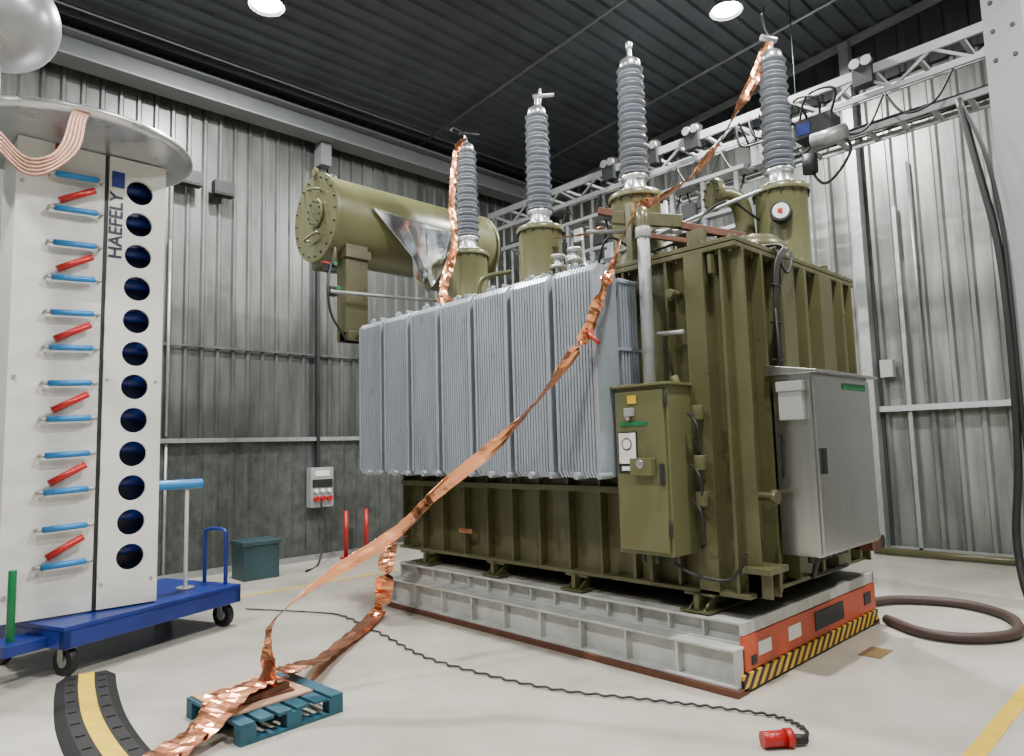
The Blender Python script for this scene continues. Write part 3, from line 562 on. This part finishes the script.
# curly power cable
g=G("power_cable")
path=catmull([(3.1,7.4,.015),(3.5,6.7,.015),(3.62,6.3,.015),(3.5,5.4,.015),(3.36,4.6,.015),(3.4,3.9,.015),(3.52,3.3,.015),(3.75,2.8,.015),(3.93,2.4,.015),(4.05,2.05,.015),(3.98,1.85,.015),(3.82,1.77,.03)],30)
pp=[]
for i,p in enumerate(path):
    t=(path[min(i+1,len(path)-1)]-path[max(i-1,0)]).normalized(); s=V((t.y,-t.x,0)); am=.015 if 60<i<300 else .004
    pp.append(p+s*am*math.sin(i*1.0))
g.tube("cord",BLACK,pp,.008,seg=6,sub=1)
g.cyl("plug_body",RED,(3.62,1.92,.045),(3.72,1.84,.045),.042); g.cyl("plug_collar",RED,(3.72,1.84,.045),(3.75,1.816,.045),.05); g.cyl("plug_grip",BLACK,(3.75,1.816,.04),(3.82,1.77,.03),.025); g.done()
# wall items
g=G("wall_floodlight"); g.box("head",BLACK,(3.12,9.7,5.38),(3.39,9.85,5.58)); g.box("bracket",BLACK,(3.22,9.85,5.42),(3.28,9.96,5.5)); g.box("lens",BLACK,(3.14,9.69,5.4),(3.37,9.7,5.56)); g.done()
g=G("wall_floodlight"); g.box("head",BLACK,(3.56,9.7,5.33),(3.84,9.85,5.53)); g.box("bracket",BLACK,(3.67,9.85,5.37),(3.73,9.96,5.45)); g.box("lens",BLACK,(3.58,9.69,5.35),(3.82,9.7,5.51)); g.done()
g=G("socket_distribution_box"); g.box("case",GREY,(5.08,9.78,.8),(5.45,9.93,1.4)); g.box("cover",BLACK,(5.1,9.76,1.1),(5.43,9.78,1.22)); g.box("cover_window",WHT,(5.15,9.77,1.27),(5.38,9.78,1.35))
for k in range(3): g.cyl("sockets",RED if k<2 else BLUE,(5.15+.11*k,9.72,.93),(5.15+.11*k,9.79,.93),.04); g.cyl("sockets_w",WHT,(5.15+.11*k,9.74,1.05),(5.15+.11*k,9.79,1.05),.03)
g.tube("cord",BLACK,[(5.2,9.72,.9),(5.22,9.6,.5),(5.0,9.4,.03),(4.6,9.0,.02)],.015); g.done()
for x,y in((5.6,9.66),(5.97,9.68)):
    g=G("red_barrier_post"); g.cyl("post",RED,(x,y,.02),(x,y,.72),.035); g.cyl("foot",RED,(x,y,0),(x,y,.02),.1); g.done()
g=G("waste_bin"); g.box("body",BIN,(3.74,9.0,.0),(4.22,9.4,.46)); g.box("rim",BIN,(3.72,8.98,.44),(4.24,9.42,.5)); g.done(bevel=.01)
# ---------------------------------------------------------------- world + camera
w=bpy.data.worlds.new("World"); bpy.context.scene.world=w; w.use_nodes=True; w.node_tree.nodes["Background"].inputs[0].default_value=(.6,.65,.7,1); w.node_tree.nodes["Background"].inputs[1].default_value=.3
h,pt,r=math.radians(46.30),math.radians(5.61),math.radians(1.53)
fw=V((math.cos(h)*math.cos(pt),math.sin(h)*math.cos(pt),math.sin(pt))); rt=V((math.sin(h),-math.cos(h),0)); up=rt.cross(fw)
R_=rt*math.cos(r)-up*math.sin(r); U_=up*math.cos(r)+rt*math.sin(r)
c=bpy.data.cameras.new("camera"); c.sensor_width=36; c.lens=691.6/1024*36; c.clip_start=.05
co=bpy.data.objects.new("camera",c); bpy.context.collection.objects.link(co)
co.matrix_world=Matrix(((R_.x,U_.x,-fw.x,0),(R_.y,U_.y,-fw.y,0),(R_.z,U_.z,-fw.z,1.65),(0,0,0,1)))
bpy.context.scene.camera=co
